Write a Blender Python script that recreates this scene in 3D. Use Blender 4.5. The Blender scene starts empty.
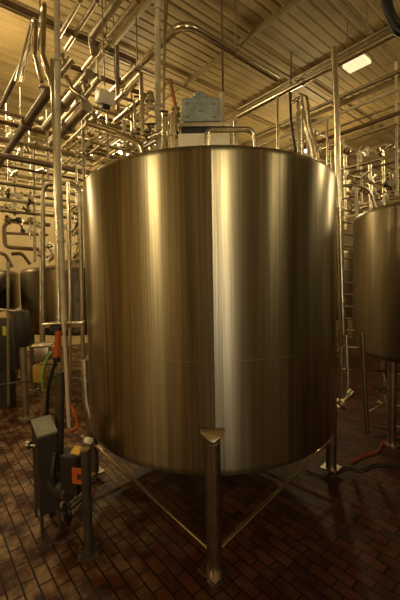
import bpy, bmesh, math, random
from mathutils import Vector, Matrix
C = bpy.context.scene
COL = C.collection
random.seed(7)
R = math.radians

# ------------------------------------------------------------------ camera, light, exposure
FPX = 340.0
PITCH, ROLL, CAMZ = -3.1, 1.0, 1.82
cam_d = bpy.data.cameras.new('camera'); cam = bpy.data.objects.new('camera', cam_d); COL.objects.link(cam)
cam_d.sensor_fit = 'HORIZONTAL'; cam_d.sensor_width = 36; cam_d.lens = 36*FPX/400
cam_d.clip_start = .02
MCAM = Matrix.Translation((0, 0, CAMZ)) @ Matrix.Rotation(R(90+PITCH), 4, 'X') @ Matrix.Rotation(R(-ROLL), 4, 'Z')
cam.matrix_world = MCAM
C.camera = cam
C.view_settings.view_transform = 'Standard'; C.view_settings.look = 'None'
C.view_settings.gamma = 1; C.view_settings.use_curve_mapping = False
C.view_settings.exposure = 0.22
W = bpy.data.worlds.new('world'); C.world = W; W.use_nodes = True
W.node_tree.nodes['Background'].inputs[0].default_value = (1, .62, .28, 1)
W.node_tree.nodes['Background'].inputs[1].default_value = .02
WARM = (1.0, .785, .39)
# hanging lamps of the hall: x, y, z, watts
FLASH = (1.0, -2.6, 1.72, 13)      # added lamp standing in for the camera flash, behind the photographer
LAMPS = [(-2.95, 4.55, 5.0, 110), (-1.6, 7.6, 4.7, 200), (2.6, 8.2, 4.7, 130), (4.9, 3.9, 4.6, 60),
         (-4.8, -2.0, 4.5, 200), (1.35, -3.8, 4.3, 165), (4.7, -.7, 4.6, 55), (-6.2, 6.3, 4.4, 110), (6.2, 6.4, 4.3, 90)]

def at(px, py, Y):
    d = MCAM.to_3x3() @ Vector(((px-200)/FPX, -(py-300)/FPX, -1))
    return Vector((0, 0, CAMZ)) + d*(Y/d.y)
def atz(px, py, z):
    d = MCAM.to_3x3() @ Vector(((px-200)/FPX, -(py-300)/FPX, -1))
    return Vector((0, 0, CAMZ)) + d*((z-CAMZ)/d.z)
MI = MCAM.inverted()
def proj(p):
    q = MI @ Vector(p); return 200-q.x/q.z*FPX, 300+q.y/q.z*FPX
A = R(40)
U = Vector((-math.sin(A), math.cos(A), 0)); V = Vector((math.cos(A), math.sin(A), 0))
def run(d, px, py, z, px2):
    """two ends of a level run through pixel (px,py) at height z, along hall axis d, to column px2"""
    p = atz(px, py, z); D = {'u': U, 'v': V}[d]
    q0 = MI @ p; dq = MI.to_3x3() @ D
    # (q0.x+t dq.x)/-(q0.z+t dq.z) = k
    k = (px2-200)/FPX
    t = -(q0.x + k*q0.z)/(dq.x + k*dq.z)
    q = p+D*t
    for ax, lim in ((U, 10.1), (V, 10.1)):      # stop short of the far walls
        h, g = q.dot(ax), p.dot(ax)
        if h > lim and g < lim: q = p+(q-p)*((lim-g)/(h-g))
    return [p, q]

# ------------------------------------------------------------------ materials
def newmat(name):
    m = bpy.data.materials.new(name); m.use_nodes = True
    nt = m.node_tree; return m, nt, nt.nodes['Principled BSDF']
def mat(name, col, rough=.5, metal=0, emit=None, noise=.0, nscale=8):
    m, nt, b = newmat(name)
    b.inputs['Base Color'].default_value = (*col, 1); b.inputs['Roughness'].default_value = rough
    b.inputs['Metallic'].default_value = metal
    if emit: b.inputs['Emission Color'].default_value = (*emit[0], 1); b.inputs['Emission Strength'].default_value = emit[1]
    if noise:
        tc = nt.nodes.new('ShaderNodeTexCoord'); n = nt.nodes.new('ShaderNodeTexNoise'); n.inputs['Scale'].default_value = nscale
        n.inputs['Detail'].default_value = 5
        r = nt.nodes.new('ShaderNodeMapRange'); r.inputs['From Min'].default_value = .3; r.inputs['From Max'].default_value = .7
        r.inputs['To Min'].default_value = 1-noise; r.inputs['To Max'].default_value = 1+noise*.4
        mx = nt.nodes.new('ShaderNodeMix'); mx.data_type = 'RGBA'; mx.blend_type = 'MULTIPLY'; mx.inputs[0].default_value = 1
        mx.inputs[6].default_value = (*col, 1)
        nt.links.new(tc.outputs['Object'], n.inputs['Vector']); nt.links.new(n.outputs[0], r.inputs[0])
        nt.links.new(r.outputs[0], mx.inputs[7]); nt.links.new(mx.outputs[2], b.inputs['Base Color'])
    return m

def brushed(name, col, rough, aniso, streak=.35, scale=(9, 9, .25)):
    m, nt, b = newmat(name)
    b.inputs['Metallic'].default_value = 1
    b.inputs['Anisotropic'].default_value = aniso
    tg = nt.nodes.new('ShaderNodeTangent'); tg.direction_type = 'RADIAL'; tg.axis = 'Z'
    nt.links.new(tg.outputs[0], b.inputs['Tangent']); b.inputs['Anisotropic Rotation'].default_value = .25
    tc = nt.nodes.new('ShaderNodeTexCoord'); mp = nt.nodes.new('ShaderNodeMapping'); mp.inputs['Scale'].default_value = scale
    n = nt.nodes.new('ShaderNodeTexNoise'); n.inputs['Scale'].default_value = 1.6; n.inputs['Detail'].default_value = 7; n.inputs['Roughness'].default_value = .62
    nt.links.new(tc.outputs['Object'], mp.inputs[0]); nt.links.new(mp.outputs[0], n.inputs['Vector'])
    r = nt.nodes.new('ShaderNodeMapRange'); r.inputs['From Min'].default_value = .34; r.inputs['From Max'].default_value = .66
    r.inputs['To Min'].default_value = 1-streak; r.inputs['To Max'].default_value = 1.1
    nt.links.new(n.outputs[0], r.inputs[0])
    # drips and dried runs: finer
    mp2 = nt.nodes.new('ShaderNodeMapping'); mp2.inputs['Scale'].default_value = (scale[0]*5, scale[1]*5, scale[2]*2)
    n2 = nt.nodes.new('ShaderNodeTexNoise'); n2.inputs['Scale'].default_value = 1.3; n2.inputs['Detail'].default_value = 4
    nt.links.new(tc.outputs['Object'], mp2.inputs[0]); nt.links.new(mp2.outputs[0], n2.inputs['Vector'])
    r2 = nt.nodes.new('ShaderNodeMapRange'); r2.inputs['From Min'].default_value = .3; r2.inputs['From Max'].default_value = .7
    r2.inputs['To Min'].default_value = 1-streak*.6; r2.inputs['To Max'].default_value = 1.08
    nt.links.new(n2.outputs[0], r2.inputs[0])
    mu = nt.nodes.new('ShaderNodeMath'); mu.operation = 'MULTIPLY'
    nt.links.new(r.outputs[0], mu.inputs[0]); nt.links.new(r2.outputs[0], mu.inputs[1])
    mx = nt.nodes.new('ShaderNodeMix'); mx.data_type = 'RGBA'; mx.blend_type = 'MULTIPLY'; mx.inputs[0].default_value = 1
    mx.inputs[6].default_value = (*col, 1); nt.links.new(mu.outputs[0], mx.inputs[7]); nt.links.new(mx.outputs[2], b.inputs['Base Color'])
    r3 = nt.nodes.new('ShaderNodeMapRange'); r3.inputs['To Min'].default_value = rough*1.35; r3.inputs['To Max'].default_value = rough*.7
    nt.links.new(n.outputs[0], r3.inputs[0]); nt.links.new(r3.outputs[0], b.inputs['Roughness'])
    return m

M = {}
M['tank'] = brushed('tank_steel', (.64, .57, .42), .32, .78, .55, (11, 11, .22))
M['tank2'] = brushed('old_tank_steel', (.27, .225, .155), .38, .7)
M['steel'] = mat('pipe_steel', (.80, .73, .58), .25, 1, noise=.25)
M['bright'] = mat('polished_steel', (.88, .82, .66), .22, 1, noise=.12)
M['dull'] = mat('dull_steel', (.46, .39, .29), .42, 1, noise=.3)
M['darksteel'] = mat('dark_steel', (.10, .08, .06), .55, .6, noise=.3)
M['leg'] = mat('leg_steel', (.42, .36, .27), .34, 1, noise=.3)
M['weld'] = mat('weld_steel', (.36, .31, .24), .45, 1, noise=.2, nscale=40)
M['brown'] = mat('brown_insulation', (.17, .095, .045), .6, 0, noise=.3)
M['painted'] = mat('cream_painted_pipe', (.66, .58, .42), .35, 0, noise=.3)
M['orange_pipe'] = mat('copper_pipe', (.55, .25, .12), .35, .8, noise=.3)
M['ceil'] = mat('deck_paint', (.27, .19, .078), .7, 0, noise=.25, nscale=2)
M['beam'] = mat('beam_paint', (.20, .145, .065), .6, 0, noise=.3, nscale=3)
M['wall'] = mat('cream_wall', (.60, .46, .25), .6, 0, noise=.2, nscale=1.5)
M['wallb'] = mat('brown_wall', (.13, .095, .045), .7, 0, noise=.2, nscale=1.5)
M['dark'] = mat('dark_plastic', (.035, .028, .022), .5, 0, noise=.3)
M['black'] = mat('black_rubber', (.012, .012, .013), .45)
M['greybox'] = mat('grey_box_paint', (.16, .15, .10), .5, 0, noise=.3)
M['redbox'] = mat('dark_red_box', (.020, .011, .008), .7, 0, noise=.3)
M['bluegrey'] = mat('blue_grey_paint', (.36, .42, .42), .5, .1, noise=.35, nscale=14)
M['white'] = mat('white_panel', (.92, .86, .72), .45)
M['yellow'] = mat('yellow_label', (.75, .42, .03), .5)
M['yellowd'] = mat('yellow_plastic', (.42, .24, .03), .5)
M['orange'] = mat('orange_plastic', (.52, .10, .02), .45)
M['green'] = mat('green_hose', (.22, .42, .08), .45)
M['lime'] = mat('lime_label', (.55, .62, .08), .5)
M['hose'] = mat('pale_hose', (.62, .50, .40), .5)
M['redhose'] = mat('red_hose', (.28, .035, .025), .45)
M['glow'] = mat('lamp_glass', (1, .9, .7), .4, 0, ((1, .82, .5), 6))

def floor_mat():
    m, nt, b = newmat('quarry_tile')
    N = nt.nodes.new; L = nt.links.new
    tc = N('ShaderNodeTexCoord'); mp = N('ShaderNodeMapping'); mp.inputs['Rotation'].default_value = (0, 0, -A-math.pi/2)
    L(tc.outputs['Object'], mp.inputs[0])
    br = N('ShaderNodeTexBrick'); br.inputs['Scale'].default_value = 1
    br.inputs['Brick Width'].default_value = .165; br.inputs['Row Height'].default_value = .082
    br.inputs['Mortar Size'].default_value = .006; br.inputs['Mortar Smooth'].default_value = .3
    br.inputs['Color1'].default_value = (.085, .024, .010, 1); br.inputs['Color2'].default_value = (.030, .010, .006, 1)
    br.inputs['Mortar'].default_value = (.012, .006, .004, 1)
    L(mp.outputs[0], br.inputs['Vector'])
    n = N('ShaderNodeTexNoise'); n.inputs['Scale'].default_value = 4.2; n.inputs['Detail'].default_value = 6; n.inputs['Roughness'].default_value = .65
    L(tc.outputs['Object'], n.inputs['Vector'])
    r = N('ShaderNodeMapRange'); r.inputs['From Min'].default_value = .44; r.inputs['From Max'].default_value = .62; r.inputs['To Max'].default_value = 1.7
    L(n.outputs[0], r.inputs[0])
    # pale worn patches, stronger towards the left of the tank
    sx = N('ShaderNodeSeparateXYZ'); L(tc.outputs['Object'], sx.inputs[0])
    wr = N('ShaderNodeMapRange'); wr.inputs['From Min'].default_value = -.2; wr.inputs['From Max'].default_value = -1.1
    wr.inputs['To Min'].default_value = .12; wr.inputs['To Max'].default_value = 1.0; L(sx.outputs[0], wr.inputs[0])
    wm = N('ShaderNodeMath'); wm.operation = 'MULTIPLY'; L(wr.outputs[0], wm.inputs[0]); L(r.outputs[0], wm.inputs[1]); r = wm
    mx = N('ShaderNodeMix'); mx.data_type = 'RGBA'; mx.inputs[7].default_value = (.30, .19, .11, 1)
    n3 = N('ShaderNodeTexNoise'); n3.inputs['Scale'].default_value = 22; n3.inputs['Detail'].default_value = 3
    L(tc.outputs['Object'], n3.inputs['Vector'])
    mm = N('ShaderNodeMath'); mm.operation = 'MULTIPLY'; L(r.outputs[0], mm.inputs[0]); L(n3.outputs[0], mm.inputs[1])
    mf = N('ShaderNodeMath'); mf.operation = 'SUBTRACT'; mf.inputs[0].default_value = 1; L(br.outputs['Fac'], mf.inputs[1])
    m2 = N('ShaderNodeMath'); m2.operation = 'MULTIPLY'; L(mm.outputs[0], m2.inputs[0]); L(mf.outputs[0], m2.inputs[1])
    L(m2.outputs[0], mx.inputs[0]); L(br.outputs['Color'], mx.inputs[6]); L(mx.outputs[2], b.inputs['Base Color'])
    b.inputs['Specular IOR Level'].default_value = .22
    rr = N('ShaderNodeMapRange'); rr.inputs['To Min'].default_value = .35; rr.inputs['To Max'].default_value = .75
    L(n.outputs[0], rr.inputs[0]); L(rr.outputs[0], b.inputs['Roughness'])
    bp = N('ShaderNodeBump'); bp.inputs['Strength'].default_value = .5; bp.inputs['Distance'].default_value = .004
    L(mf.outputs[0], bp.inputs['Height']); L(bp.outputs[0], b.inputs['Normal'])
    return m
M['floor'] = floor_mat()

# ------------------------------------------------------------------ helpers
LABELS = {}
def tag(o, label, cat, group=None):
    o['label'] = label; o['category'] = cat
    if group: o['group'] = group
    return o
def obj(name, bm, m, parent=None, smooth=True, ang=40):
    me = bpy.data.meshes.new(name); bmesh.ops.recalc_face_normals(bm, faces=bm.faces); bm.to_mesh(me); bm.free()
    if smooth:
        for p in me.polygons: p.use_smooth = True
        me.set_sharp_from_angle(angle=R(ang))
    me.materials.append(M[m] if isinstance(m, str) else m)
    o = bpy.data.objects.new(name, me); COL.objects.link(o)
    if parent:
        o.parent = parent; o.matrix_parent_inverse = Matrix.Translation(-loc_of(parent))
    return o
def loc_of(p):
    v = Vector(p.location)
    while p.parent: p = p.parent; v = v*0 + Vector(p.location) if False else v
    return v
def thing(name, label, cat, loc=(0, 0, 0), group=None):
    o = bpy.data.objects.new(name, None); COL.objects.link(o); o.location = loc; o.empty_display_size = .1
    return tag(o, label, cat, group)
def struct(name, bm, m, parent=None, smooth=False):
    o = obj(name, bm, m, parent, smooth)
    if not parent: o['kind'] = 'structure'
    return o
def box(bm, c, s, rz=0, bev=0, rx=0, ry=0):
    r = bmesh.ops.create_cube(bm, size=1)
    Mx = Matrix.Translation(c) @ Matrix.Rotation(rz, 4, 'Z') @ Matrix.Rotation(rx, 4, 'X') @ Matrix.Rotation(ry, 4, 'Y') @ Matrix.Diagonal((*s, 1))
    bmesh.ops.transform(bm, matrix=Mx, verts=r['verts'])
    if bev:
        es = list({e for v in r['verts'] for e in v.link_edges})
        bmesh.ops.bevel(bm, geom=es, offset=bev, segments=2, affect='EDGES', profile=.5)
    return bm
def fillet(pts, rad):
    pts = [Vector(p) for p in pts]
    if len(pts) < 3: return pts
    out = [pts[0]]
    for i in range(1, len(pts)-1):
        p, a, b = pts[i], pts[i-1], pts[i+1]
        da, db = (a-p), (b-p); la, lb = da.length, db.length; da.normalize(); db.normalize()
        ang = da.angle(db)
        if ang > R(175): out.append(p); continue
        t = min(rad/math.tan(ang/2), la*.48, lb*.48)
        s, e = p+da*t, p+db*t
        for k in range(7):
            q = k/6; out.append(s*(1-q)**2 + p*2*q*(1-q) + e*q*q)
    out.append(pts[-1]); return out
def tube(bm, pts, r, seg=12, rad=None, cap=True, close=False):
    pts = fillet(pts, rad if rad is not None else r*3.2)
    n = len(pts); rings = []
    t0 = (pts[1]-pts[0]).normalized()
    up = Vector((0, 0, 1)) if abs(t0.z) < .9 else Vector((0, 1, 0))
    nrm = t0.cross(up).normalized()
    for i, p in enumerate(pts):
        t = (pts[min(i+1, n-1)]-pts[max(i-1, 0)]).normalized()
        nrm = (nrm - t*nrm.dot(t)).normalized(); bn = t.cross(nrm)
        rings.append([bm.verts.new(p + (nrm*math.cos(2*math.pi*k/seg)+bn*math.sin(2*math.pi*k/seg))*r) for k in range(seg)])
    for i in range(n-1):
        for k in range(seg):
            bm.faces.new((rings[i][k], rings[i][(k+1) % seg], rings[i+1][(k+1) % seg], rings[i+1][k]))
    if cap:
        bm.faces.new(rings[0][::-1]); bm.faces.new(rings[-1])
    return bm
def lathe(bm, prof, c=(0, 0, 0), seg=48, axis=None, closed=False):
    """prof: (radius, height) list, spun about the z axis (or axis direction) through c"""
    Mx = Matrix.Translation(c)
    if axis is not None: Mx = Mx @ Vector((0, 0, 1)).rotation_difference(Vector(axis).normalized()).to_matrix().to_4x4()
    rings = []
    for r, z in prof:
        if r < 1e-6: rings.append([bm.verts.new(Mx @ Vector((0, 0, z)))])
        else: rings.append([bm.verts.new(Mx @ Vector((r*math.cos(2*math.pi*k/seg), r*math.sin(2*math.pi*k/seg), z))) for k in range(seg)])
    for a, b in zip(rings, rings[1:]):
        for k in range(seg):
            k2 = (k+1) % seg
            if len(a) == 1 and len(b) == 1: continue
            if len(a) == 1: bm.faces.new((a[0], b[k2], b[k]))
            elif len(b) == 1: bm.faces.new((a[k], a[k2], b[0]))
            else: bm.faces.new((a[k], a[k2], b[k2], b[k]))
    return bm
def cyl(bm, a, b, r, seg=16):
    return tube(bm, [a, b], r, seg)
nb = bmesh.new
CEIL = 5.5

def couplings(root, pts, r, m, every=.9, name='clamp'):
    for a, b in zip(pts, pts[1:]):
        a, b = Vector(a), Vector(b); L = (b-a).length; n = int(L/every)
        for k in range(n):
            p = a.lerp(b, (k+.5)/n); d = (b-a).normalized()
            bm = nb(); cyl(bm, p-d*r*.45, p+d*r*.45, r*1.42, 14)
            obj(name, bm, m, root)
def hangers(root, pts, r, n=1):
    for a, b in zip(pts, pts[1:]):
        a, b = Vector(a), Vector(b)
        if abs(a.z-b.z) > .05 or (a-b).length < 1.2: continue
        for k in range(n):
            p = a.lerp(b, (k+.5)/n)
            bm = nb(); cyl(bm, p+Vector((0, 0, r*.9)), Vector((p.x, p.y, CEIL+.02)), .007, 6)
            lathe(bm, [(r*1.02, -.012), (r*1.2, -.012), (r*1.2, .012), (r*1.02, .012)], p, 16, b-a)
            obj('pipe_hanger', bm, 'dull', root)
def pipe(label, pts, r=.025, m='steel', name='steel_pipe', cat='pipe', group=None, clamp=.0, hang=0, rad=None, seg=12, cname='clamp'):
    pts = [Vector(p) for p in pts]
    root = thing(name, label, cat, pts[0], group)
    obj('tube', tube(nb(), pts, r, seg, rad), m, root)
    if clamp: couplings(root, pts, r, m, clamp, cname)
    if hang: hangers(root, pts, r, hang)
    return root

# ------------------------------------------------------------------ the hall
U0, U1, V0, V1 = -7.5, 10.2, -7.5, 10.2
def uv(u, v, z=0): return U*u + V*v + Vector((0, 0, z))
bm = nb(); f = [bm.verts.new(uv(a, b, 0)) for a, b in ((U0, V0), (U1, V0), (U1, V1), (U0, V1))]; bm.faces.new(f)
bmesh.ops.solidify(bm, geom=bm.faces, thickness=.1)
for v in bm.verts:
    if v.co.z > .01: v.co.z = 0
bm.free()
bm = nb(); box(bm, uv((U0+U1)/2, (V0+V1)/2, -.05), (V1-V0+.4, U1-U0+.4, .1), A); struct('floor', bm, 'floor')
# ribbed steel deck, ribs along V
bm = nb(); pitch = .15; prof = []
u = U0-.1
while u < U1+.1:
    prof += [(u, CEIL+.009), (u+.03, CEIL+.009), (u+.045, CEIL), (u+.135, CEIL)]; u += pitch
prof += [(u, CEIL+.009)]
r0 = [bm.verts.new(uv(a, V0-.1, z)) for a, z in prof]; r1 = [bm.verts.new(uv(a, V1+.1, z)) for a, z in prof]
for k in range(len(prof)-1): bm.faces.new((r0[k], r0[k+1], r1[k+1], r1[k]))
t0 = bm.verts.new(uv(U0-.1, V0-.1, CEIL+.2)); 
bm.verts.remove(t0)
struct('ceiling', bm, 'ceil')
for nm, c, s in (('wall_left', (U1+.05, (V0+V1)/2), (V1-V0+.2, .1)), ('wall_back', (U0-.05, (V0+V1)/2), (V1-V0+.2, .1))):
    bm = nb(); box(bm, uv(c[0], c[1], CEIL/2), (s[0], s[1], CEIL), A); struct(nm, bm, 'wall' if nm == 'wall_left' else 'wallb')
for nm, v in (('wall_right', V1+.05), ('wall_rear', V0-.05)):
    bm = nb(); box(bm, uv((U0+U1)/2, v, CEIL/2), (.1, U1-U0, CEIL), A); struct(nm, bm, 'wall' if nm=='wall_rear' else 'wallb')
n = 0
v = V0+1.0
while v < V1:       # joists along U, with flanges
    bm = nb()
    for dz, w, h in ((-.01, .03, .010), (-.045, .008, .06), (-.08, .03, .010)):
        box(bm, uv((U0+U1)/2, v, CEIL+dz), (w, U1-U0, h), A)
    n += 1; struct('trim_%d' % n, bm, 'beam'); v += 1.5
for u in (.9, 2.3, 3.7, 5.1, 6.4):
    bm = nb(); box(bm, uv(u, (V0+V1)/2, CEIL-.11), (V1-V0, .035, .04), A); n += 1; struct('trim_%d' % n, bm, 'beam')
for u in (7.4,):
    bm = nb()
    for dz, w, h in ((-.12, .10, .014), (-.20, .012, .15), (-.28, .10, .014)):
        box(bm, uv(u, (V0+V1)/2, CEIL+dz), (V1-V0, w, h), A)
    n += 1; struct('trim_%d' % n, bm, 'beam')

# lamps
LL = ['over the far left tanks', 'behind the tall steel tank', 'behind the tank to the right', 'over the right tank', 'left of the photographer',
      'behind the photographer', 'right of the photographer', 'in the far left corner', 'in the far right corner']
for (x, y, z, w), wh in zip(LAMPS, LL):
    t = thing('hanging_lamp', 'round glowing hall lamp hanging ' + wh, 'lamp', (x, y, z+.2), 'hall lamps')
    bm = nb(); lathe(bm, [(0, .34), (.06, .34), (.08, .26), (.16, .16), (.16, .15), (0, .15)], (x, y, z), 20); obj('housing', bm, 'dull', t)
    bm = nb(); cyl(bm, (x, y, z+.33), (x, y, CEIL), .012, 8); obj('rod', bm, 'dull', t)
    bm = nb(); lathe(bm, [(0, .15), (.13, .15), (.15, .02), (.11, -.05), (0, -.07)], (x, y, z), 20); obj('lamp_shade', bm, 'glow', t)
    ld = bpy.data.lights.new('lamp_light', 'POINT'); ld.energy = w; ld.color = WARM; ld.shadow_soft_size = .17
    lo = bpy.data.objects.new('lamp_light', ld); COL.objects.link(lo); lo.location = (x, y, z-.27)
    lo.parent = t; lo.matrix_parent_inverse = Matrix.Translation((-x, -y, -z-.2))

x, y, z, w = FLASH
t = thing('flash_stand_in', 'small unseen lamp added behind the photographer in place of the camera flash', 'lamp', (x, y, 0))
bm = nb(); box(bm, (x, y-.06, z), (.2, .08, .2), 0, .01); obj('housing', bm, 'dark', t)
bm = nb(); cyl(bm, (x, y-.06, 0), (x, y-.06, z-.1), .018); obj('stand', bm, 'dark', t)
ld = bpy.data.lights.new('flash_lamp', 'AREA'); ld.energy = w; ld.color = (1, .88, .68); ld.size = .10
lo = bpy.data.objects.new('flash_lamp', ld); COL.objects.link(lo); lo.location = (x, y-.01, z); lo.rotation_euler = (R(90), 0, 0)
lo.parent = t; lo.matrix_parent_inverse = Matrix.Translation((-x, -y, 0))

# ------------------------------------------------------------------ the big tank
TX, TY, TR, TB, TT = .09, 3.08, 1.065, .625, 2.625
SEAM = -math.pi/2 - R(.6)
tank = thing('storage_tank', 'tall brushed stainless steel tank with a vertical weld, filling the middle', 'tank', (TX, TY, 0))
def peak(d):    # the two plate edges meet at the weld in a very slight ridge
    return .0030*math.exp(-abs(d)/.038)
bm = nb(); prof = []
for k in range(7): a = R(90*k/6); prof.append((TR-.05+.05*math.cos(a), TT-.05+.05*math.sin(a)))
prof = prof[::-1]; zs = [TT-.05 - (TT-.05-TB-.05)*k/10 for k in range(1, 11)]
prof += [(TR, z) for z in zs]
for k in range(1, 9): a = R(90*k/8); prof.append((TR-.07+.07*math.cos(a), TB+.05-.07*math.sin(a)))
angs = []
for k in range(240):
    angs.append(2*math.pi*k/240)
for d in (.003, .006, .012, .018, .03, .04, .055, .07, .09, .11): angs += [d, 2*math.pi-d]
angs = sorted(set(round(a, 6) for a in angs))
rings = []
for r, z in prof:
    rings.append([bm.verts.new((TX+(r+peak(min(a, 2*math.pi-a)))*math.cos(SEAM+a), TY+(r+peak(min(a, 2*math.pi-a)))*math.sin(SEAM+a), z)) for a in angs])
n = len(angs)
for a, b in zip(rings, rings[1:]):
    for k in range(n): bm.faces.new((a[k], a[(k+1) % n], b[(k+1) % n], b[k]))
shell = obj('shell', bm, 'tank', tank, ang=60)
for e in shell.data.edges:      # crisp crease along the weld
    v0, v1 = [shell.data.vertices[i].co for i in e.vertices]
    if all(abs(math.atan2(v.y-TY, v.x-TX)-SEAM) < .0004 for v in (v0, v1)): e.use_edge_sharp = True
bm = nb(); lathe(bm, [(TR-.05, TT), (TR-.25, TT+.03), (.25, TT+.16), (.22, TT+.16), (0, TT+.17)], (TX, TY, 0), 96); obj('lid', bm, 'tank', tank)
bm = nb(); lathe(bm, [(0, TB-.10), (.5, TB-.07), (TR-.08, TB-.018)], (TX, TY, 0), 96); obj('bottom', bm, 'tank', tank)
bm = nb()
for k in range(60):
    z = TB+.05+(TT-.06-TB-.05)*k/60
rs = TR+.0030
cyl(bm, (TX+rs*math.cos(SEAM), TY+rs*math.sin(SEAM), TB+.05), (TX+rs*math.cos(SEAM), TY+rs*math.sin(SEAM), TT-.04), .0022, 6); obj('vertical_weld', bm, 'weld', tank)
bm = nb(); lathe(bm, [(TR-.001, 1.335), (TR+.0004, 1.337), (TR+.0004, 1.339), (TR-.001, 1.341)], (TX, TY, 0), 160); obj('girth_weld', bm, 'weld', tank)
# handle hoop over the rim
bm = nb(); p = [at(205, 152, 2.5), at(207, 130, 2.5), at(253, 129.5, 2.62), at(257, 154, 2.62)]
p[0].z -= .12; p[-1].z -= .12; tube(bm, p, .021, 12, .06); obj('hoop_handle', bm, 'steel', tank)
LP = .925
legs = []
for i, (sx, sy) in enumerate(((0, -1), (-1, 0), (1, 0), (0, 1))):
    d = Vector((sx, sy, 0)); q = Vector((TX, TY, 0)) + d*(TR+.040)
    if i == 0: q.x -= .03
    bm = nb()
    # round leg, cut slantwise at the top where it is welded to the shell
    rr, sg = .047, 32
    bot = []; top = []
    for k in range(sg):
        a = 2*math.pi*k/sg; o = Vector((rr*math.cos(a), rr*math.sin(a), 0))
        bot.append(bm.verts.new(q+o+Vector((0, 0, .075)))); top.append(bm.verts.new(q+o+Vector((0, 0, LP-.035-.9*o.dot(d)*.75))))
    for k in range(sg): bm.faces.new((bot[k], bot[(k+1) % sg], top[(k+1) % sg], top[k]))
    bm.faces.new(top); bm.faces.new(bot)
    leg = obj('leg', bm, 'leg', tank); legs.append(q)
    # cap plate: a bright half-round gusset leaning on the shell
    side = Vector((-d.y, d.x, 0)); bm = nb(); pr = []
    for k in range(13):
        a = math.pi*k/12; pr.append((.076*math.cos(a), -.060*math.sin(a)))
    for off in (0, .006):
        pass
    f0 = []; f1 = []
    for s, h in pr:
        base = q + side*s + Vector((0, 0, LP-.01+h*.62)) + d*(-.012 - h*.80) + Vector((0, 0, .018*abs(s)/.076))
        f0.append(bm.verts.new(base)); f1.append(bm.verts.new(base+Vector((0, 0, .007))+d*.004))
    m_ = len(pr)
    bm.faces.new(f0); bm.faces.new(f1[::-1])
    for k in range(m_): bm.faces.new((f0[k], f0[(k+1) % m_], f1[(k+1) % m_], f1[k]))
    obj('gusset_plate', bm, 'bright', leg, smooth=False)
    bm = nb(); box(bm, q+Vector((0, 0, .068)), (.15, .15, .014), R(45), .002)
    fp = obj('foot_plate', bm, 'leg', leg, smooth=False)
    bm = nb(); lathe(bm, [(0, .062), (.028, .062), (.028, .02), (.045, .012), (.045, 0), (0, 0)], q, 20); obj('foot', bm, 'dull', tank)
for a, b in ((0, 1), (0, 2), (3, 1), (3, 2)):
    pa, pb = legs[a].copy(), legs[b].copy(); pa.z = .17 if a == 0 else .34; pb.z = .34
    d = (pb-pa).normalized(); bm = nb(); cyl(bm, pa+d*.04, pb-d*.04, .0145, 12); obj('brace', bm, 'steel', tank)

# agitator on the lid
ag = thing('agitator_drive', 'blue grey gear motor on a white panelled stand atop the steel tank', 'motor', (TX, TY, TT+.16))
def pbox(name, x0, y0, x1, y1, Y, dep, m, parent, bev=.004, smooth=False):
    a = at(x0, y0, Y); b = at(x1, y1, Y)
    bm = nb(); box(bm, ((a.x+b.x)/2, Y+dep/2, (a.z+b.z)/2), (abs(b.x-a.x), dep, abs(a.z-b.z)), 0, bev)
    return obj(name, bm, m, parent, smooth)
pbox('gearbox', 181, 97, 221, 121, 2.85, .3, 'bluegrey', ag, .02)
pbox('top_plate', 178, 122.5, 230, 125.5, 2.80, .12, 'bright', ag)
pbox('dark_gap', 181, 125.8, 226, 133.2, 2.83, .22, 'black', ag)  # solid black box stands in for the dark gap between plate and panel
pbox('side_panel', 178, 133.5, 230, 152, 2.80, .35, 'white', ag)
bm = nb(); p = at(200, 95, 3.0); p.z -= .04; lathe(bm, [(0, .05), (.05, .045), (.06, .03), (.06, -.02), (.08, -.03), (.08, -.05), (0, -.05)], p, 24); obj('motor', bm, 'bluegrey', ag)
for px, py in ((187, 103), (214, 103), (187, 116), (214, 116), (200, 110)):
    bm = nb(); p = at(px, py, 2.845); lathe(bm, [(0, .008), (.010, .008), (.013, 0)], p, 10, (0, -1, 0)); obj('bolt', bm, 'dull', ag)
bm = nb(); cyl(bm, (TX, TY, TT+.16), (TX, TY, at(200, 152, 3).z), .05); obj('shaft_housing', bm, 'steel', ag)
bm = nb(); p = at(194, 97, 2.86); lathe(bm, [(0, .03), (.012, .028), (.014, 0), (0, 0)], p, 12); obj('breather_cap', bm, 'white', ag)
pipe('pale painted vertical pipe rising beside the blue grey gear motor', [at(222.5, 152, 3.3), at(222, 93, 3.3)], .022, 'painted', clamp=.28)
pipe('thin steel pipe stub right of the white panel on the tank', [at(236, 153, 3.1), at(235, 121, 3.1)], .018, 'steel')
pipe('short thin steel pipe next to the stub right of the white panel', [at(231, 153, 3.2), at(230.5, 126, 3.2)], .014, 'steel')

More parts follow.
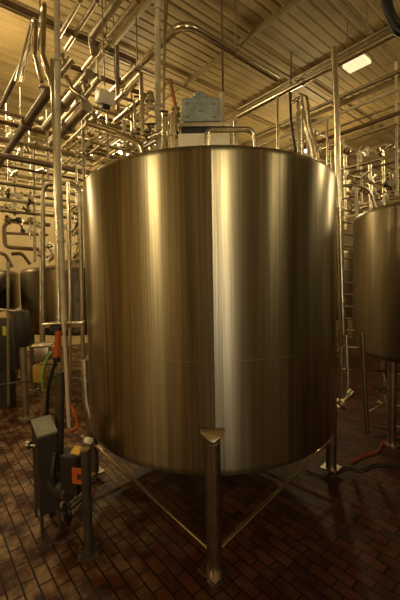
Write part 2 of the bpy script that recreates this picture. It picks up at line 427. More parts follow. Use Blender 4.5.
# pipes standing on the lid, left of the motor
pipe('fat bright steel pipe stub left of the white panel on the tank', [at(173.5, 154, 2.9), at(172.5, 116, 2.9)], .040, 'bright', clamp=.2)
pipe('second fat steel pipe stub, set behind the one left of the white panel', [at(166, 153, 3.15), at(165, 112, 3.15)], .030, 'bright', clamp=.2)
pipe('tall pale green-grey pipe rising from the tank to the ceiling', [at(158, 152, 3.05), atz(157, 0, 5.2)*0+at(157.5, -40, 3.05)], .026, 'painted', clamp=.7)
pipe('thin bright steel line just right of the tall pale pipe', [at(163, 150, 3.0), at(165.5, -30, 3.0)], .011, 'bright')
pipe('second thin bright steel line right of the tall pale pipe, slightly slanted', [at(160.5, 150, 3.2), at(168.5, -30, 3.2)], .010, 'steel')
pipe('copper coloured pipe leaning toward the blue grey gear motor', [at(170, 80, 3.0), at(177, 114, 3.0)], .016, 'orange_pipe')
pipe('bright thin steel pipe with a sharp bend at its top, over the tank rim', [at(142.5, 134, 2.9), at(141, 73, 2.9), at(126, 89, 3.3)], .018, 'bright', rad=.02)
pipe('thin vertical steel pipe left of the sharply bent bright pipe', [at(136, 152, 3.1), at(134, 100, 3.1)], .012, 'steel')
pipe('steel pipe curving down over the left part of the tank rim', [at(88, 123, 3.0), at(118, 133, 2.9), at(139, 143, 2.75), at(146, 160, 2.75)], .024, 'steel', rad=.1, clamp=.35)
pipe('thin steel pipe slanting from the tall pale pipe up to the copper one', [at(150, 103, 3.1), at(170, 80, 3.1)], .009, 'steel')
# valves cluster behind the rim
vi = 0
VL = ['lowest', 'second', 'third', 'fourth', 'fifth']
for px, py, ax, wh in ((140, 146, (1, 0, .6), 'at the left foot of the sharply bent pipe'), (149, 144, (1, 0, .5), 'between the bent pipe and the tall pale pipe'), (150, 100, (0, 0, 1), 'high on the tall pale pipe'), (176, 115, (0, 0, 1), 'under the copper pipe'), (154, 136, (1, .2, .5), 'just left of the tall pale pipe foot'), (129, 149, (1, 0, .1), 'where the curved pipe drops on the rim')):
    p = at(px, py, 2.95); d = Vector(ax).normalized()
    t = thing('butterfly_valve', 'small steel valve with dark handle ' + wh, 'valve', p)
    bm = nb(); cyl(bm, p-d*.05, p+d*.05, .022); cyl(bm, p-d*.012, p+d*.012, .042, 20); obj('valve_body', bm, 'steel', t)
    for s in (-1, 1):
        bm = nb(); cyl(bm, p+d*s*.045, p+d*s*.06, .034); obj('clamp', bm, 'steel', t)
    sd = d.cross(Vector((0, 1, 0))).normalized(); bm = nb(); cyl(bm, p+sd*.03, p+sd*.10, .007, 8); box(bm, p+sd*.10+d*.03, (.07, .012, .014)); obj('handle', bm, 'dark', t)

# ------------------------------------------------------------------ other tanks
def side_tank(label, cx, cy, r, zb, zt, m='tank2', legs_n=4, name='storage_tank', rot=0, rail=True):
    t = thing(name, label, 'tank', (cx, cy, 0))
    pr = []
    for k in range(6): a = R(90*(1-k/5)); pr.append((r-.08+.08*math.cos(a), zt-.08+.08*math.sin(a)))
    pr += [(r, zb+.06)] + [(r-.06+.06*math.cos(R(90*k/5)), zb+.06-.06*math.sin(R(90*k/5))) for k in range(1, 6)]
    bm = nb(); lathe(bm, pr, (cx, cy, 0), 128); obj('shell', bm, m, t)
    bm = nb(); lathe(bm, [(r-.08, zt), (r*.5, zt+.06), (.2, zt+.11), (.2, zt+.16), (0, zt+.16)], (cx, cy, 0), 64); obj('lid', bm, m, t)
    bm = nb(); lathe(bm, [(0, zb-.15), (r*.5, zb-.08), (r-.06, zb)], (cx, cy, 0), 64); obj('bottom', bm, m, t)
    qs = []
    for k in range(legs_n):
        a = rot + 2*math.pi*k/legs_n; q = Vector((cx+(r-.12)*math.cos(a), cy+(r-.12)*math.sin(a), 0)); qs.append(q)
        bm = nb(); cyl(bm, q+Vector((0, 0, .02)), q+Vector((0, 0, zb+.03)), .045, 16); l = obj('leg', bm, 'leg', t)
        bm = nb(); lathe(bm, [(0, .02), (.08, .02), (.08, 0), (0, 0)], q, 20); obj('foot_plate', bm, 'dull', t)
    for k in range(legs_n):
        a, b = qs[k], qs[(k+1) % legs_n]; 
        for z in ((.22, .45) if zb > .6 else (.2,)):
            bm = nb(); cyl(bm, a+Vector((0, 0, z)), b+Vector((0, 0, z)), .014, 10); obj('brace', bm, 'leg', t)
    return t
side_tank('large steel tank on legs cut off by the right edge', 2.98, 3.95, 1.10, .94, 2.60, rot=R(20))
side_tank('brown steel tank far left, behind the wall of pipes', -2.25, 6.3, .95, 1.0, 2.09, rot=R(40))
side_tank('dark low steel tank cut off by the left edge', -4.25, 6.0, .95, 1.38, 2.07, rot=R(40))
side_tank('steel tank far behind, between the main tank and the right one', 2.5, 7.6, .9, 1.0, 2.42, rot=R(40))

# ------------------------------------------------------------------ overhead pipes, left
pipe('long brown pipe crossing the top left corner and running down to the right', run('v', 0, 0, 4.6, 135), .030, 'brown', hang=2)
pipe('thin steel pipe slanting up to the top edge, right of the tall pole', run('u', 80, 0, 4.5, 58), .024, 'steel', hang=1)
pipe('dark thin pipe slanting up to the top edge, second right of the pole', run('u', 97, 0, 4.6, 66), .026, 'dull', hang=1)
a, b = run('u', 115, 4, 4.3, 91); pipe('thick dark steel pipe with a short elbow at its lower end, near the top', [a+(a-b)*.3, b, b+Vector((.03, 0, -.16))], .036, 'dull', rad=.05)
pipe('bright steel pipe running from the top edge down between dark pipes', run('u', 138, 0, 4.2, 84), .030, 'steel', clamp=1.1, hang=1)
a, b = run('u', 183, 22, 4.0, 105); c = run('v', 183, 22, 4.0, 277)[1]
pipe('long steel pipe with a rounded corner bend above the tank', [b, a, c], .036, 'steel', rad=.15, clamp=0, hang=1)
pipe('steel pipe under the cornered one, sloping down left of the tank', run('u', 139, 80, 3.7, 112), .026, 'steel', clamp=.5)
pipe('steel pipe below, ending over the left rim of the tank', run('u', 146, 96, 3.5, 116), .026, 'steel', clamp=.5)
pipe('brown pipe crossing behind the white sensor box toward the tank', run('v', 60, 62, 4.3, 160), .028, 'brown', hang=1)
pipe('steel pipe crossing just right of the white sensor box', run('v', 112, 94, 4.0, 165), .020, 'dull')
pipe('fat steel pipe descending beside the tall pole, upper of two', run('u', 90, 74, 3.6, 45), .042, 'dull', clamp=.8)
pipe('fat steel pipe descending beside the tall pole, lower of two', run('u', 87, 106, 3.3, 52), .046, 'dull', clamp=.7)
pipe('pale steel pipe seen between the two fat descending pipes', run('u', 100, 78, 3.7, 62), .030, 'steel', clamp=.8)
pipe('thick brown pipe falling from the hairpin pipes to the left edge', run('u', 49, 91, 3.5, -10), .040, 'brown', clamp=1.2)
pipe('narrow brown pipe falling to the left edge above the thick one', run('u', 21, 66, 4.0, -12), .026, 'brown')
# hairpins
pipe('steel hairpin pipe left of the pole, the lower of two', [at(17, 82, 3.4), at(33.5, 19, 3.4), at(36, 21, 3.1), at(35.5, 55, 3.0), at(42, 82, 3.0)], .020, 'steel', rad=.06)
pipe('thin steel line inside the lower hairpin pipe', [at(22, 82, 3.5), at(33, 34, 3.5), at(34, 60, 3.3)], .012, 'steel', rad=.03)
pipe('steel hairpin pipe nearest the pole, the taller of two', [at(38, 50, 3.5), at(42, 10, 3.4), at(44.5, 4, 3.2), at(43, 55, 3.0), at(55, 88, 2.9), at(56, 150, 2.9)], .020, 'steel', rad=.08)
pipe('bright steel pipe bending toward the pole below the hairpins', [at(43, 62, 3.2), at(50, 80, 3.1), at(53, 100, 3.0)], .017, 'steel', rad=.08)
pipe('curved steel line hanging from the fitting right of the pole', [at(66, 76, 3.0), at(72, 90, 3.0), at(84, 98, 3.0), at(92, 108, 3.1), at(96, 122, 3.1)], .020, 'steel', rad=.12)
for wh, px, py, Y in (('just right of the tall pole', 65, 68, 3.0), ('above the white sensor box, left', 86, 95, 3.05), ('left of the tall pole below the hairpins', 45, 98, 3.3)):
    p = at(px, py, Y); t = thing('pipe_fitting', 'bright branched steel fitting ' + wh, 'fitting', p)
    bm = nb(); cyl(bm, p-Vector((.05, 0, .05)), p+Vector((.05, 0, .06)), .030); cyl(bm, p, p+Vector((-.02, -.01, .09)), .024); obj('fitting_body', bm, 'steel', t)
    for o in ((.05, 0, .06), (-.05, 0, -.05), (-.02, -.01, .09)):
        o = Vector(o); bm = nb(); cyl(bm, p+o-o.normalized()*.008, p+o+o.normalized()*.01, .036); obj('clamp', bm, 'steel', t)
# white sensor box
p = at(105, 98, 3.2); t = thing('sensor_box', 'white angular box hanging among the pipes upper left of the tank', 'box', p)
bm = nb(); box(bm, p, (.14, .16, .11), R(35), .01, R(20)); obj('housing', bm, 'white', t)
bm = nb(); box(bm, p+Vector((.0, .0, -.07)), (.07, .09, .06), R(35), .006, R(20)); obj('base', bm, 'dark', t)
bm = nb(); cyl(bm, p+Vector((0, 0, .03)), p+Vector((0, 0, .9)), .006, 6); obj('bracket', bm, 'dull', t)
# poles at the left
pipe('tall pale round pole at the left running from the top edge to the cart', [at(57, -30, 2.8), at(58, 150, 2.75), at(64.5, 330, 2.72)], .022, 'painted', 'pole', 'pole', clamp=1.1, seg=16)
pipe('steel pipe strapped close along the left side of the tall pole', [at(52, 60, 2.9), at(55, 150, 2.85), at(60, 372, 2.8)], .017, 'steel', clamp=.8)
pipe('thin steel pipe on the right side of the tall pole', [at(68, 182, 3.0), at(70, 300, 3.0), at(70, 395, 3.0)], .015, 'steel', clamp=.9)
pipe('arched steel pipe whose bend sits right of the pole over the left tank', [at(43, 352, 3.3), at(43, 190, 3.3), at(47, 184, 3.3), at(74, 183, 3.3), at(80, 192, 3.3), at(83, 360, 3.3)], .020, 'dull', rad=.10, clamp=1.0)
pipe('thin arched steel line nested inside the larger arched pipe', [at(70, 300, 3.5), at(70, 208, 3.5), at(80, 205, 3.5)], .014, 'steel', rad=.06)
pipe('slim steel upright far left in front of the dark tank', [at(8.5, 405, 4.6), at(8, 262, 4.6)], .020, 'dull')
pipe('slim pale upright left of the arched pipe', [at(36, 400, 4.2)*0+at(41, 345, 3.9), at(40, 232, 3.9)], .014, 'steel')
pipe('white slender rod leaning on the cart from the bracket shelf', [at(63.5, 320, 2.62), at(66.5, 375, 2.6), at(69, 429, 2.58)], .014, 'hose', 'rod', 'rod', seg=10)
# loops on the wall, left
pipe('rectangular loop of brown pipe on the pale wall at left', [at(50, 225, 6.2), at(9, 221, 6.2), at(4, 226, 6.2), at(5, 247, 6.2), at(45, 250, 6.2)], .035, 'brown', rad=.12)
pipe('brown horizontal pipe inside the rectangular loop on the wall', [at(4, 233, 6.3), at(48, 235, 6.3)], .025, 'brown')
pipe('wavy brown pipe resting atop the left tanks, left one', [at(0, 253, 5.8), at(6, 255, 5.8), at(12, 267, 5.8)], .03, 'brown', rad=.15)
pipe('wavy brown pipe resting atop the left tanks, right one', [at(12, 254, 5.8), at(22, 253, 5.8), at(30, 264, 5.8)], .03, 'brown', rad=.15)

# racks of clutter
ORD = ['topmost', 'second', 'third', 'fourth', 'fifth', 'sixth', 'seventh', 'eighth', 'ninth', 'tenth', 'eleventh', 'twelfth', 'thirteenth', 'fourteenth', 'fifteenth', 'sixteenth']
def rack(d, px, ys, Yd, px2, labelf, group, rs=(.02, .03, .024), ms=('steel', 'dull', 'brown'), clamp=0, dj=.3):
    for i, y in enumerate(ys):
        p = at(px, y, Yd + dj*((i*37 % 5)/4-.5)*2); r_ = run(d, px, y, p.z, px2)
        pipe(labelf % ORD[i], r_, rs[i % len(rs)], ms[i % len(ms)], group=group, clamp=clamp, seg=10)
rack('v', -12, [108, 118, 126, 136, 144, 153, 163, 171, 181, 197, 209], 4.6, 92, '%s of eleven level pipes behind the tall pole, counted from the top', 'level pipes behind the tall pole', (.022, .034, .018, .03), ('dull', 'brown', 'steel', 'dull', 'painted'), dj=.6)
rack('u', 150, [92, 104, 116, 127, 138], 4.8, 72, 'receding pipe behind the left tank rim, %s of five parallel ones', 'receding pipes behind the left rim', (.022, .03), ('steel', 'dull', 'painted'), dj=.4)
rack('v', 84, [112, 122, 133, 146, 158], 5.6, 200, 'pipe passing behind the left rim of the tank, %s of five', 'cross pipes behind the left rim', (.026, .02), ('brown', 'steel', 'dull'))
rack('u', 402, [30, 20], 4.0, 238, 'long pipe from right edge down to the tank, %s of highest pair', 'highest pair of right pipes', (.036, .022), ('steel', 'dull'), clamp=1.3)
rack('u', 402, [70, 88, 103, 112, 122], 4.4, 255, '%s of five pipes sloping from the right edge to behind the tank', 'sloping pipes behind the right rim', (.024, .022, .014, .026, .018), ('dull', 'painted', 'dull', 'brown', 'steel'), dj=.25)
rack('u', 402, [153, 160], 4.9, 325, 'sloping pipe above the right tank near the right post, %s of two', 'pipes above the right tank', (.028, .018), ('steel', 'brown'))
rack('v', 290, [118, 128, 139, 148, 160, 172, 184, 194], 6.3, 410, 'pipe behind the right post, %s of eight level ones', 'level pipes behind the right post', (.024, .018, .03), ('dull', 'brown', 'steel'), dj=.6)
rack('u', 402, [176, 186, 197, 208], 6.6, 335, 'pipe seen over the right tank, %s of four receding ones', 'receding pipes over the right tank', (.022, .03), ('steel', 'brown', 'dull'), dj=.5)
rack('v', -12, [113, 131, 149, 158, 176, 190, 204], 6.6, 92, '%s of seven thin pipes set deep behind the level pipes, far left', 'deep pipes at far left', (.018, .028), ('painted', 'steel', 'brown'), dj=.5)
rack('v', 84, [104, 117, 128, 140, 150], 4.3, 168, 'pipe close behind the left tank rim, %s of five cross pipes', 'near cross pipes behind the left rim', (.018, .024, .014), ('steel', 'dull', 'painted'), dj=.2)
rack('u', 100, [112, 122, 134, 146], 4.2, 60, '%s of four short pipes receding left between pole and tank', 'short pipes between pole and tank', (.026, .016), ('steel', 'dull'), dj=.3, clamp=.5)
# uprights in the clutter with collars
UL = [(6, 100, 200, 5.2), (14, 125, 215, 5.6), (21, 88, 165, 4.6), (29, 120, 240, 5.8), (34, 150, 262, 5.2), (47, 110, 180, 5.0), (76, 140, 260, 4.4), (83, 120, 180, 4.3), (97, 60, 140, 5.0), (107, 98, 160, 4.2), (117, 46, 110, 3.8), (124, 120, 158, 3.8), (131, 60, 150, 4.6)]
for i, (px, y0, y1, Y) in enumerate(UL):
    pipe('vertical pipe in the left pipework, %s from the left edge' % (ORD+['x'])[i].replace('topmost', 'first'), [at(px, y0, Y), at(px+1, y1, Y)], (.014, .022, .018)[i % 3], ('steel', 'dull', 'painted')[i % 3], group='uprights in the left pipework', clamp=.35, seg=10)
UR = [(299, 100, 152, 4.3), (303, 96, 158, 4.0), (309, 105, 175, 4.4), (316, 130, 190, 4.6), (328, 120, 200, 4.7), (346, 145, 230, 5.2), (357, 186, 222, 4.5), (362, 150, 205, 5.6), (371, 165, 215, 5.2), (384, 150, 205, 5.2), (397, 62, 196, 4.6)]
for i, (px, y0, y1, Y) in enumerate(UR):
    pipe('vertical pipe in the right pipework, %s from the tank' % ORD[i].replace('topmost', 'first'), [at(px-1, y0, Y), at(px, y1, Y)], (.020, .016, .026)[i % 3], ('steel', 'steel', 'painted', 'dull')[i % 4], group='uprights in the right pipework', clamp=.3, seg=10)
# elbows and valves sprinkled on the racks
def valve(px, py, Y, label, group, s=1.0, ax=None, m='steel'):
    p = at(px, py, Y); d = (ax or Vector((random.uniform(-1, 1), .2, random.uniform(-1, 1)))).normalized()
    t = thing('pipe_valve', label, 'valve', p, group)
    bm = nb(); cyl(bm, p-d*.06*s, p+d*.06*s, .026*s, 12); cyl(bm, p-d*.016*s, p+d*.016*s, .050*s, 14); obj('valve_body', bm, m, t)
    sd = d.cross(Vector((0, 1, .1))).normalized(); bm = nb(); cyl(bm, p+sd*.03*s, p+sd*.12*s, .016*s, 10); cyl(bm, p+sd*.12*s, p+sd*.17*s, .036*s, 14); obj('actuator', bm, random.choice(['steel', 'dark', 'white']), t)
k = 0
rows = [(196, 'at the height of the tank rim'), (210, 'just above the left tanks'), (224, 'beside the wall loop'), (150, 'in the upper left rack'), (128, 'high in the left rack'), (172, 'in the middle of the left rack')]
for (y, wh) in rows:
    for i, px in enumerate(sorted(random.sample(range(2, 50, 6), 4))):
        valve(px, y+random.uniform(-5, 5), random.uniform(4.7, 6.0), 'small left side valve %s, %s of four' % (wh, ['first', 'second', 'third', 'last'][i]), 'valves in the left pipework', 1.1)
for y, wh in ((178, 'level with the rim of the tank'), (192, 'above the rim of the right tank'), (206, 'behind the top of the right tank'), (150, 'between the sloping pipes')):
    for i, px in enumerate((319, 350, 364, 378, 392)):
        if px > 350 and y > 198: px -= 14
        valve(px+random.uniform(-3, 3), y+random.uniform(-5, 5), random.uniform(4.5, 5.5), 'small right valve %s, %s of five from left' % (wh, ORD[i].replace('topmost', 'first')), 'valves in the right pipework', 1.0)
for i, (px, py) in enumerate(((76, 212), (78, 222), (75, 232), (79, 243), (76, 255), (50, 246), (50, 258))):
    valve(px, py, 3.4, 'small bright valve beside the tall pole, %s of seven from the top' % ORD[i].replace('topmost', 'first'), 'valves beside the pole', .7)

# ------------------------------------------------------------------ right side
pipe('steel drop pipe falling from the pipe corner to the right rim', [at(277.5, 96, 3.9), at(277.5, 155, 3.9)], .014, 'steel')
pipe('bright short steel pipe falling on the right rim of the tank', [at(272, 148, 3.3), at(276, 158, 3.3)], .02, 'steel')
pipe('black cable hanging between the drop pipe and bent pipes', [at(290, 92, 4.3), at(291, 120, 4.3), at(296, 158, 4.3)], .016, 'black', 'cable', 'cable', rad=.1)
pipe('steel pipe bent over like a cane at the right rim, left one', [at(292, 103, 4.0), at(301, 96, 4.0), at(304, 120, 4.0), at(311, 145, 4.0), at(314, 160, 4.0)], .020, 'steel', rad=.1, clamp=.3)
pipe('steel pipe bent over like a cane at the right rim, right one', [at(300, 95, 4.2), at(307, 97, 4.1), at(309, 125, 4.1), at(317, 152, 4.1), at(318, 165, 4.1)], .020, 'steel', rad=.1, clamp=.3)
pipe('tall bright steel post rising right of the tank', [at(334, 48, 3.45), at(336.5, 110, 3.45), at(338, 165, 3.45), at(343.5, 345, 3.45)], .028, 'steel', 'pole', 'pole', clamp=.7, seg=16)
pipe('second steel pipe strapped behind the tall right post', [at(332, 150, 3.6), at(340, 300, 3.6), at(342, 398, 3.6)], .022, 'dull', clamp=.6)
for i in range(13):
    y = 186+i*12; p = at(346+(y-186)*.02, y, 3.5)
    t = tag(obj('pipe_bracket', tube(nb(), [p+Vector((-.05, 0, 0)), p+Vector((.07, .02, -.01)), p+Vector((.07, .08, -.02))], .009, 8, .02), 'dull'), 'small steel bracket on the right post, %s of thirteen from the top' % ((ORD[i]).replace('topmost', 'first')), 'bracket', 'brackets down the right post')
pipe('arched thin steel pipe right of the tall post', [at(341, 186, 3.9), at(358, 185, 3.9), at(370, 190, 3.9), at(375, 207, 3.9)], .016, 'steel', rad=.25)
pipe('thin pipe looping down from the upper right rack', [at(402, 124, 4.6), at(376, 136, 4.6), at(358, 146, 4.6), at(358, 170, 4.6)], .013, 'dull', rad=.15)
for i, pts in enumerate(([(383, -8), (386, 12), (396, 32), (404, 34)], [(388, -8), (390, 10), (398, 24), (406, 28)])):
    pipe(('outer', 'inner')[i]+' thick black cable looping at the top right corner', [at(x, y, 2.9+.1*i) for x, y in pts], .026, 'black', 'cable', 'cable', rad=.3)
pipe('thin dark conduit dropping from the ceiling behind the motor', [at(221, -20, 4.2), at(223, 96, 4.2)], .014, 'brown', 'conduit', 'pipe')
pipe('thin dark rod hanging from ceiling right of the pipe corner', [at(291, 52, 4.9), at(291, 105, 4.9)], .012, 'brown', 'conduit', 'pipe')
# ceiling light panel
a, b = run('u', 369, 58, CEIL-.75, 345)
bm = nb(); c = (a+b)/2; L = (a-b).length
t = thing('ceiling_light', 'flat glowing light panel under the ceiling near the right post', 'lamp', c)
box(bm, c, (.21, L*.9, .04), A, .005); obj('diffuser', bm, mat('panel_glow', (1, .95, .8), .4, 0, ((1, .78, .44), .85)), t)
bm = nb(); box(bm, c+Vector((0, 0, .045)), (.25, L*.9+.04, .05), A, .005); obj('housing', bm, 'dull', t)
bm = nb()
for s in (-.4, .4): q = c+U*L*s; cyl(bm, q+Vector((0, 0, .06)), Vector((q.x, q.y, CEIL)), .006, 6)
obj('rod', bm, 'dull', t)

# lower right: bracket post, valve line, hoses
pipe('short square-topped steel post standing right of the tank', [at(362, 334, 3.3), at(367, 433, 3.3)], .022, 'leg', 'post', 'post')
pipe('steel pipe drooping to a valve at the tank lower right', [at(346, 335, 3.35), at(348, 385, 3.3), at(344, 402, 3.3), at(340, 412, 3.3)], .020, 'dull', rad=.1, clamp=.2)
valve(341.5, 404, 3.25, 'small steel valve with shiny cap at the lower right of the tank', None, 1.0, Vector((1, 0, -.8)))
pipe('thin horizontal steel bracket bar joining the right post to the short post', [at(343, 347, 3.4), at(363, 348, 3.35)], .012, 'dull', 'bracket_bar', 'bracket')
pipe('short horizontal steel bar across the drooping pipe', [at(342, 369, 3.32), at(352, 370, 3.32)], .008, 'steel', 'bracket_bar', 'bracket')
for wh, pp in (('topmost level bar', [(372, 371), (398, 371)]), ('second level bar', [(372, 389.5), (401, 389.5)]), ('bar slanting down', [(378, 391), (402, 399)]), ('bar slanting up to the right', [(370, 411), (398, 397)]), ('lowest slanting bar', [(369, 425), (402, 434)])):
    pipe('thin steel %s under the right tank' % wh, [at(*pp[0], 3.9), at(*pp[1], 3.9)], .012, 'leg', 'frame_bar', 'bar', group='bars under the right tank')
def gz(px, py, z=.018): return atz(px, py, z)
pipe('dark red hose snaking on the floor under the right tank', [gz(352, 462), gz(364, 455), gz(378, 452), gz(384, 440), gz(396, 436), gz(410, 441)], .010, 'redhose', 'floor_hose', 'hose', rad=.3)
pipe('dark hose lying on the floor by the tank right leg', [gz(305, 470), gz(325, 478), gz(345, 466), gz(360, 470), gz(380, 462), gz(405, 468)], .010, 'black', 'floor_hose', 'hose', rad=.3)

# ------------------------------------------------------------------ lower left: shelf, cart
sh = thing('bracket_shelf', 'steel bracket shelf clamped across the tall pole', 'shelf', at(62, 325, 2.7))
p = at(64, 323, 2.68); bm = nb(); box(bm, p, (.30, .12, .012), R(4), .003); box(bm, p+Vector((0, 0, -.02)), (.30, .012, .03), R(4)); obj('shelf_board', bm, 'steel', sh)
bm = nb(); box(bm, at(56, 328, 2.68), (.08, .07, .05), 0, .006); obj('clamp_block', bm, 'dark', sh)
t = thing('hose_nozzle', 'orange hose nozzle hanging from the shelf beside the pole', 'nozzle', at(58, 345, 2.6))
bm = nb(); a = at(58.5, 331, 2.6); b = at(56.5, 357, 2.6); tube(bm, [a, b], .022, 16); obj('grip', bm, 'orange', t)
bm = nb(); cyl(bm, b, b+Vector((0, 0, -.04)), .026); obj('end_cap', bm, 'black', t)
tr = thing('tray_box', 'small tray with pale metal lid left of the orange grip', 'box', at(43, 345, 2.9))
bm = nb(); box(bm, at(43, 344.5, 2.9), (.16, .14, .012), R(10), .003, R(4)); obj('lid', bm, 'steel', tr)
bm = nb(); box(bm, at(43, 353, 2.9), (.12, .11, .12), R(10), .008); obj('body', bm, 'dull', tr)
bm = nb(); box(bm, at(40, 373, 2.85), (.10, .09, .15), R(10), .02); tag(obj('plastic_jug', bm, 'yellowd'), 'dull yellow plastic jug under the small tray', 'jug')
pipe('bright green hose curving down from the orange grip', [at(51, 352, 2.7), at(45, 362, 2.7), at(42, 375, 2.7), at(43, 390, 2.75)], .010, 'green', 'green_hose', 'hose', rad=.25)
pipe('thin black hose coiled under the orange grip', [at(57, 358, 2.65), at(52, 372, 2.65), at(48, 388, 2.65), at(47, 415, 2.75)], .014, 'black', 'black_hose', 'hose', rad=.2)
pipe('dark steel pipe standing on the grey control box', [at(47, 390, 2.8), at(42, 420, 2.8)], .022, 'brown', 'steel_pipe', 'pipe')

cart = thing('pump_cart', 'dark wheeled pump cart with yellow label and orange display, left of tank', 'cart', (gz(66, 520, 0)))
# upright column of the cart
bm = nb(); cyl(bm, at(60, 372, 2.66), at(59, 470, 2.62), .034, 16); obj('column', bm, 'darksteel', cart)
def rbox(name, px, py, Y, s, rz, m, par, bev=.006, rx=0):
    bm = nb(); box(bm, at(px, py, Y), s, rz, bev, rx); return obj(name, bm, m, par, smooth=False)
rbox('motor_box', 76, 470, 2.35, (.14, .16, .26), R(-20), 'redbox', cart)
rbox('label_panel', 77, 450.5, 2.30, (.09, .075, .006), R(-20), 'greybox', cart, .001, R(30))
rbox('yellow_label', 77, 450.3, 2.292, (.07, .06, .006), R(-20), 'yellow', cart, .001, R(30))
dp = rbox('display', 78, 476, 2.235, (.085, .012, .11), R(-12), 'orange', cart, .002)
rbox('display_mark', 79, 477, 2.222, (.028, .006, .035), R(-12), 'dark', dp, .001)
# pump head and motor
p = at(58, 485, 2.42)
bm = nb(); lathe(bm, [(0, -.13), (.06, -.12), (.075, -.10), (.075, .08), (.05, .10), (.03, .12), (0, .12)], p, 24, (.75, -.6, .0)); obj('motor', bm, 'dark', cart)
bm = nb(); lathe(bm, [(0, 0), (.055, 0), (.06, .02), (.055, .05), (0, .055)], p+Vector((.09, -.075, 0)), 24, (.75, -.6, .0)); obj('pump_head', bm, 'darksteel', cart)
for (px, py) in ((50, 505), (67, 512)):
    q = gz(px, py, .073); bm = nb(); lathe(bm, [(0, -.02), (.060, -.02), (.072, -.012), (.072, .012), (.060, .02), (0, .02)], q, 24, (.8, .6, 0)); w = obj('wheel', bm, 'black', cart)
    bm = nb(); cyl(bm, q-Vector((.8, .6, 0))*.024, q+Vector((.8, .6, 0))*.024, .016); obj('hub', bm, 'steel', w)
fr = nb(); q0 = gz(50, 505, .07); q1 = gz(67, 512, .07); q2 = gz(84, 497, .03)
tube(fr, [q0, q1, q2], .014, 10, .03); tube(fr, [q0, q2+Vector((-.02, .12, 0)), q2], .014, 10, .03)
tube(fr, [q0, q0+Vector((0, 0, .22))], .012, 8); tube(fr, [q2, q2+Vector((0, 0, .28))], .012, 8); tube(fr, [q1, q1+Vector((0, .03, .25))], .012, 8)
obj('frame', fr, 'darksteel', cart)
pipe('black hose coiled at the bottom of the pump cart', [at(55, 452, 2.4), at(52, 475, 2.34), at(60, 500, 2.36), at(67, 490, 2.3), at(70, 462, 2.3)], .020, 'black', 'black_hose', 'hose', rad=.15)
cb = thing('control_box', 'grey-lidded dark control box at the left, beside the pump cart', 'box', gz(45, 490, 0))
def slab(quad, th, name, m, par):
    bm = nb(); a = [bm.verts.new(p) for p in quad]; b = [bm.verts.new(p+Vector((0, 0, -th))) for p in quad]
    bm.faces.new(a); bm.faces.new(b[::-1])
    for k in range(4): bm.faces.new((a[k], b[k], b[(k+1) % 4], a[(k+1) % 4]))
    return obj(name, bm, m, par, smooth=False)
Z = .64
quad = [at(37, 437, 2.38), at(57.5, 430.5, 2.40), at(50.5, 414.5, 2.62), at(30.5, 419.5, 2.60)]
slab(quad, .015, 'lid', 'greybox', cb)
q2_ = [Vector((p.x, p.y, p.z-.016)).lerp(sum(quad, Vector())/4, .03) for p in quad]
slab(q2_, .58, 'body', 'redbox', cb)
c0 = sum(quad, Vector())/4
for q in q2_:
    bm = nb(); cyl(bm, q+Vector((0, 0, -.58))+(c0-q)*.1, Vector((q.x, q.y, .0))+Vector(((c0-q).x, (c0-q).y, 0))*.1, .012, 8); obj('leg', bm, 'darksteel', cb)
bm = nb(); p = at(28, 445, 2.5); lathe(bm, [(0, -.02), (.028, -.02), (.032, 0), (.028, .02), (0, .02)], p, 20, (1, -.3, 0)); cyl(bm, p, p+Vector((.09, -.02, 0)), .01, 8); obj('knob', bm, 'dull', cb)
# bollard
bq = gz(89, 553, 0); bl = thing('floor_bollard', 'dark round steel bollard bolted to the tiles, left front of tank', 'bollard', bq)
bm = nb(); tp = at(88.5, 450, bq.y); cyl(bm, bq+Vector((0, 0, .01)), Vector((bq.x, bq.y, tp.z)), .030, 24); obj('post', bm, 'darksteel', bl)
bm = nb(); box(bm, bq+Vector((0, 0, .006)), (.15, .13, .012), R(15), .002); obj('base_plate', bm, 'darksteel', bl, smooth=False)
for sx, sy in ((-1, -1), (1, -1), (1, 1), (-1, 1)):
    o = Matrix.Rotation(R(15), 3, 'Z') @ Vector((sx*.055, sy*.045, 0)); bm = nb(); lathe(bm, [(0, .026), (.009, .026), (.009, .01)], bq+o, 6); obj('bolt', bm, 'dull', bl)
bm = nb(); lathe(bm, [(.031, 0), (.031, .012), (0, .016)], (bq.x, bq.y, tp.z), 20); obj('cap', bm, 'dull', bl)
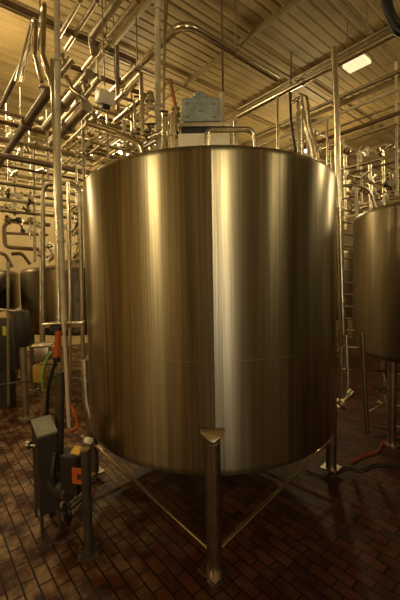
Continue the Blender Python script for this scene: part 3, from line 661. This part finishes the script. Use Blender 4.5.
# fitting with white end and pipes near leg
t = thing('hose_coupling', 'white ended coupling on a short steel pipe above the bollard', 'coupling', at(88, 441, 2.35))
bm = nb(); cyl(bm, at(82, 437, 2.4), at(92, 443, 2.32), .018); obj('tube', bm, 'dull', t)
bm = nb(); cyl(bm, at(86, 440, 2.32), at(90.5, 441, 2.30), .022); obj('white_collar', bm, 'white', t)
pipe('orange red hose bent beside the white rod', [at(65, 400, 2.7), at(73, 408, 2.7), at(78, 428, 2.6), at(70, 432, 2.5)], .013, 'orange', 'orange_hose', 'hose', rad=.15)
pipe('thick dark pipe running down beside the left tank leg', [at(84, 360, 3.1), at(86, 400, 3.05), at(93, 432, 3.0)], .035, 'dull', rad=.4, clamp=.3)
pipe('thin rail running behind the shelf toward the tank, left', [at(-6, 386, 4.4), at(38, 379, 4.5), at(88, 369, 4.6)], .014, 'darksteel', 'guard_rail', 'rail')
pipe('thin upper rail in front of the dark left tank', [at(-6, 309, 4.6), at(16, 311, 4.6)], .016, 'steel', 'guard_rail', 'rail')
# dark cabinet with lime label, black motor
t = thing('electric_cabinet', 'black cabinet with lime green label at the left edge', 'cabinet', gz(4, 400, 0))
c = at(1, 332, 4.9); bm = nb(); box(bm, (c.x, c.y+.1, .95), (.42, .25, .75), 0, .01); obj('body', bm, 'dark', t)
bm = nb(); c2 = at(4, 331, 4.86); box(bm, (c2.x, c.y-.028, c2.z), (.055, .006, .13), 0); 
lb = obj('label_plate', bm, 'lime', t, smooth=False)
bm = nb(); box(bm, (c.x, c.y+.1, .30), (.14, .18, .60)); obj('stand', bm, 'dark', t)
t = thing('pump_motor', 'dark upright motor on a slim leg in front of left tanks', 'motor', gz(21, 410, 0))
c = at(22, 328, 4.5); bm = nb(); lathe(bm, [(0, .24), (.08, .23), (.1, .2), (.1, -.2), (.07, -.25), (.03, -.25)], c, 20); obj('motor_housing', bm, 'dark', t)
bm = nb(); cyl(bm, (c.x, c.y, c.z-.25), (c.x, c.y, 0.02), .045); obj('leg', bm, 'dull', t)
bm = nb(); lathe(bm, [(0, .03), (.1, .03), (.1, 0), (0, 0)], (c.x, c.y, 0), 16); obj('base_plate', bm, 'dull', t)
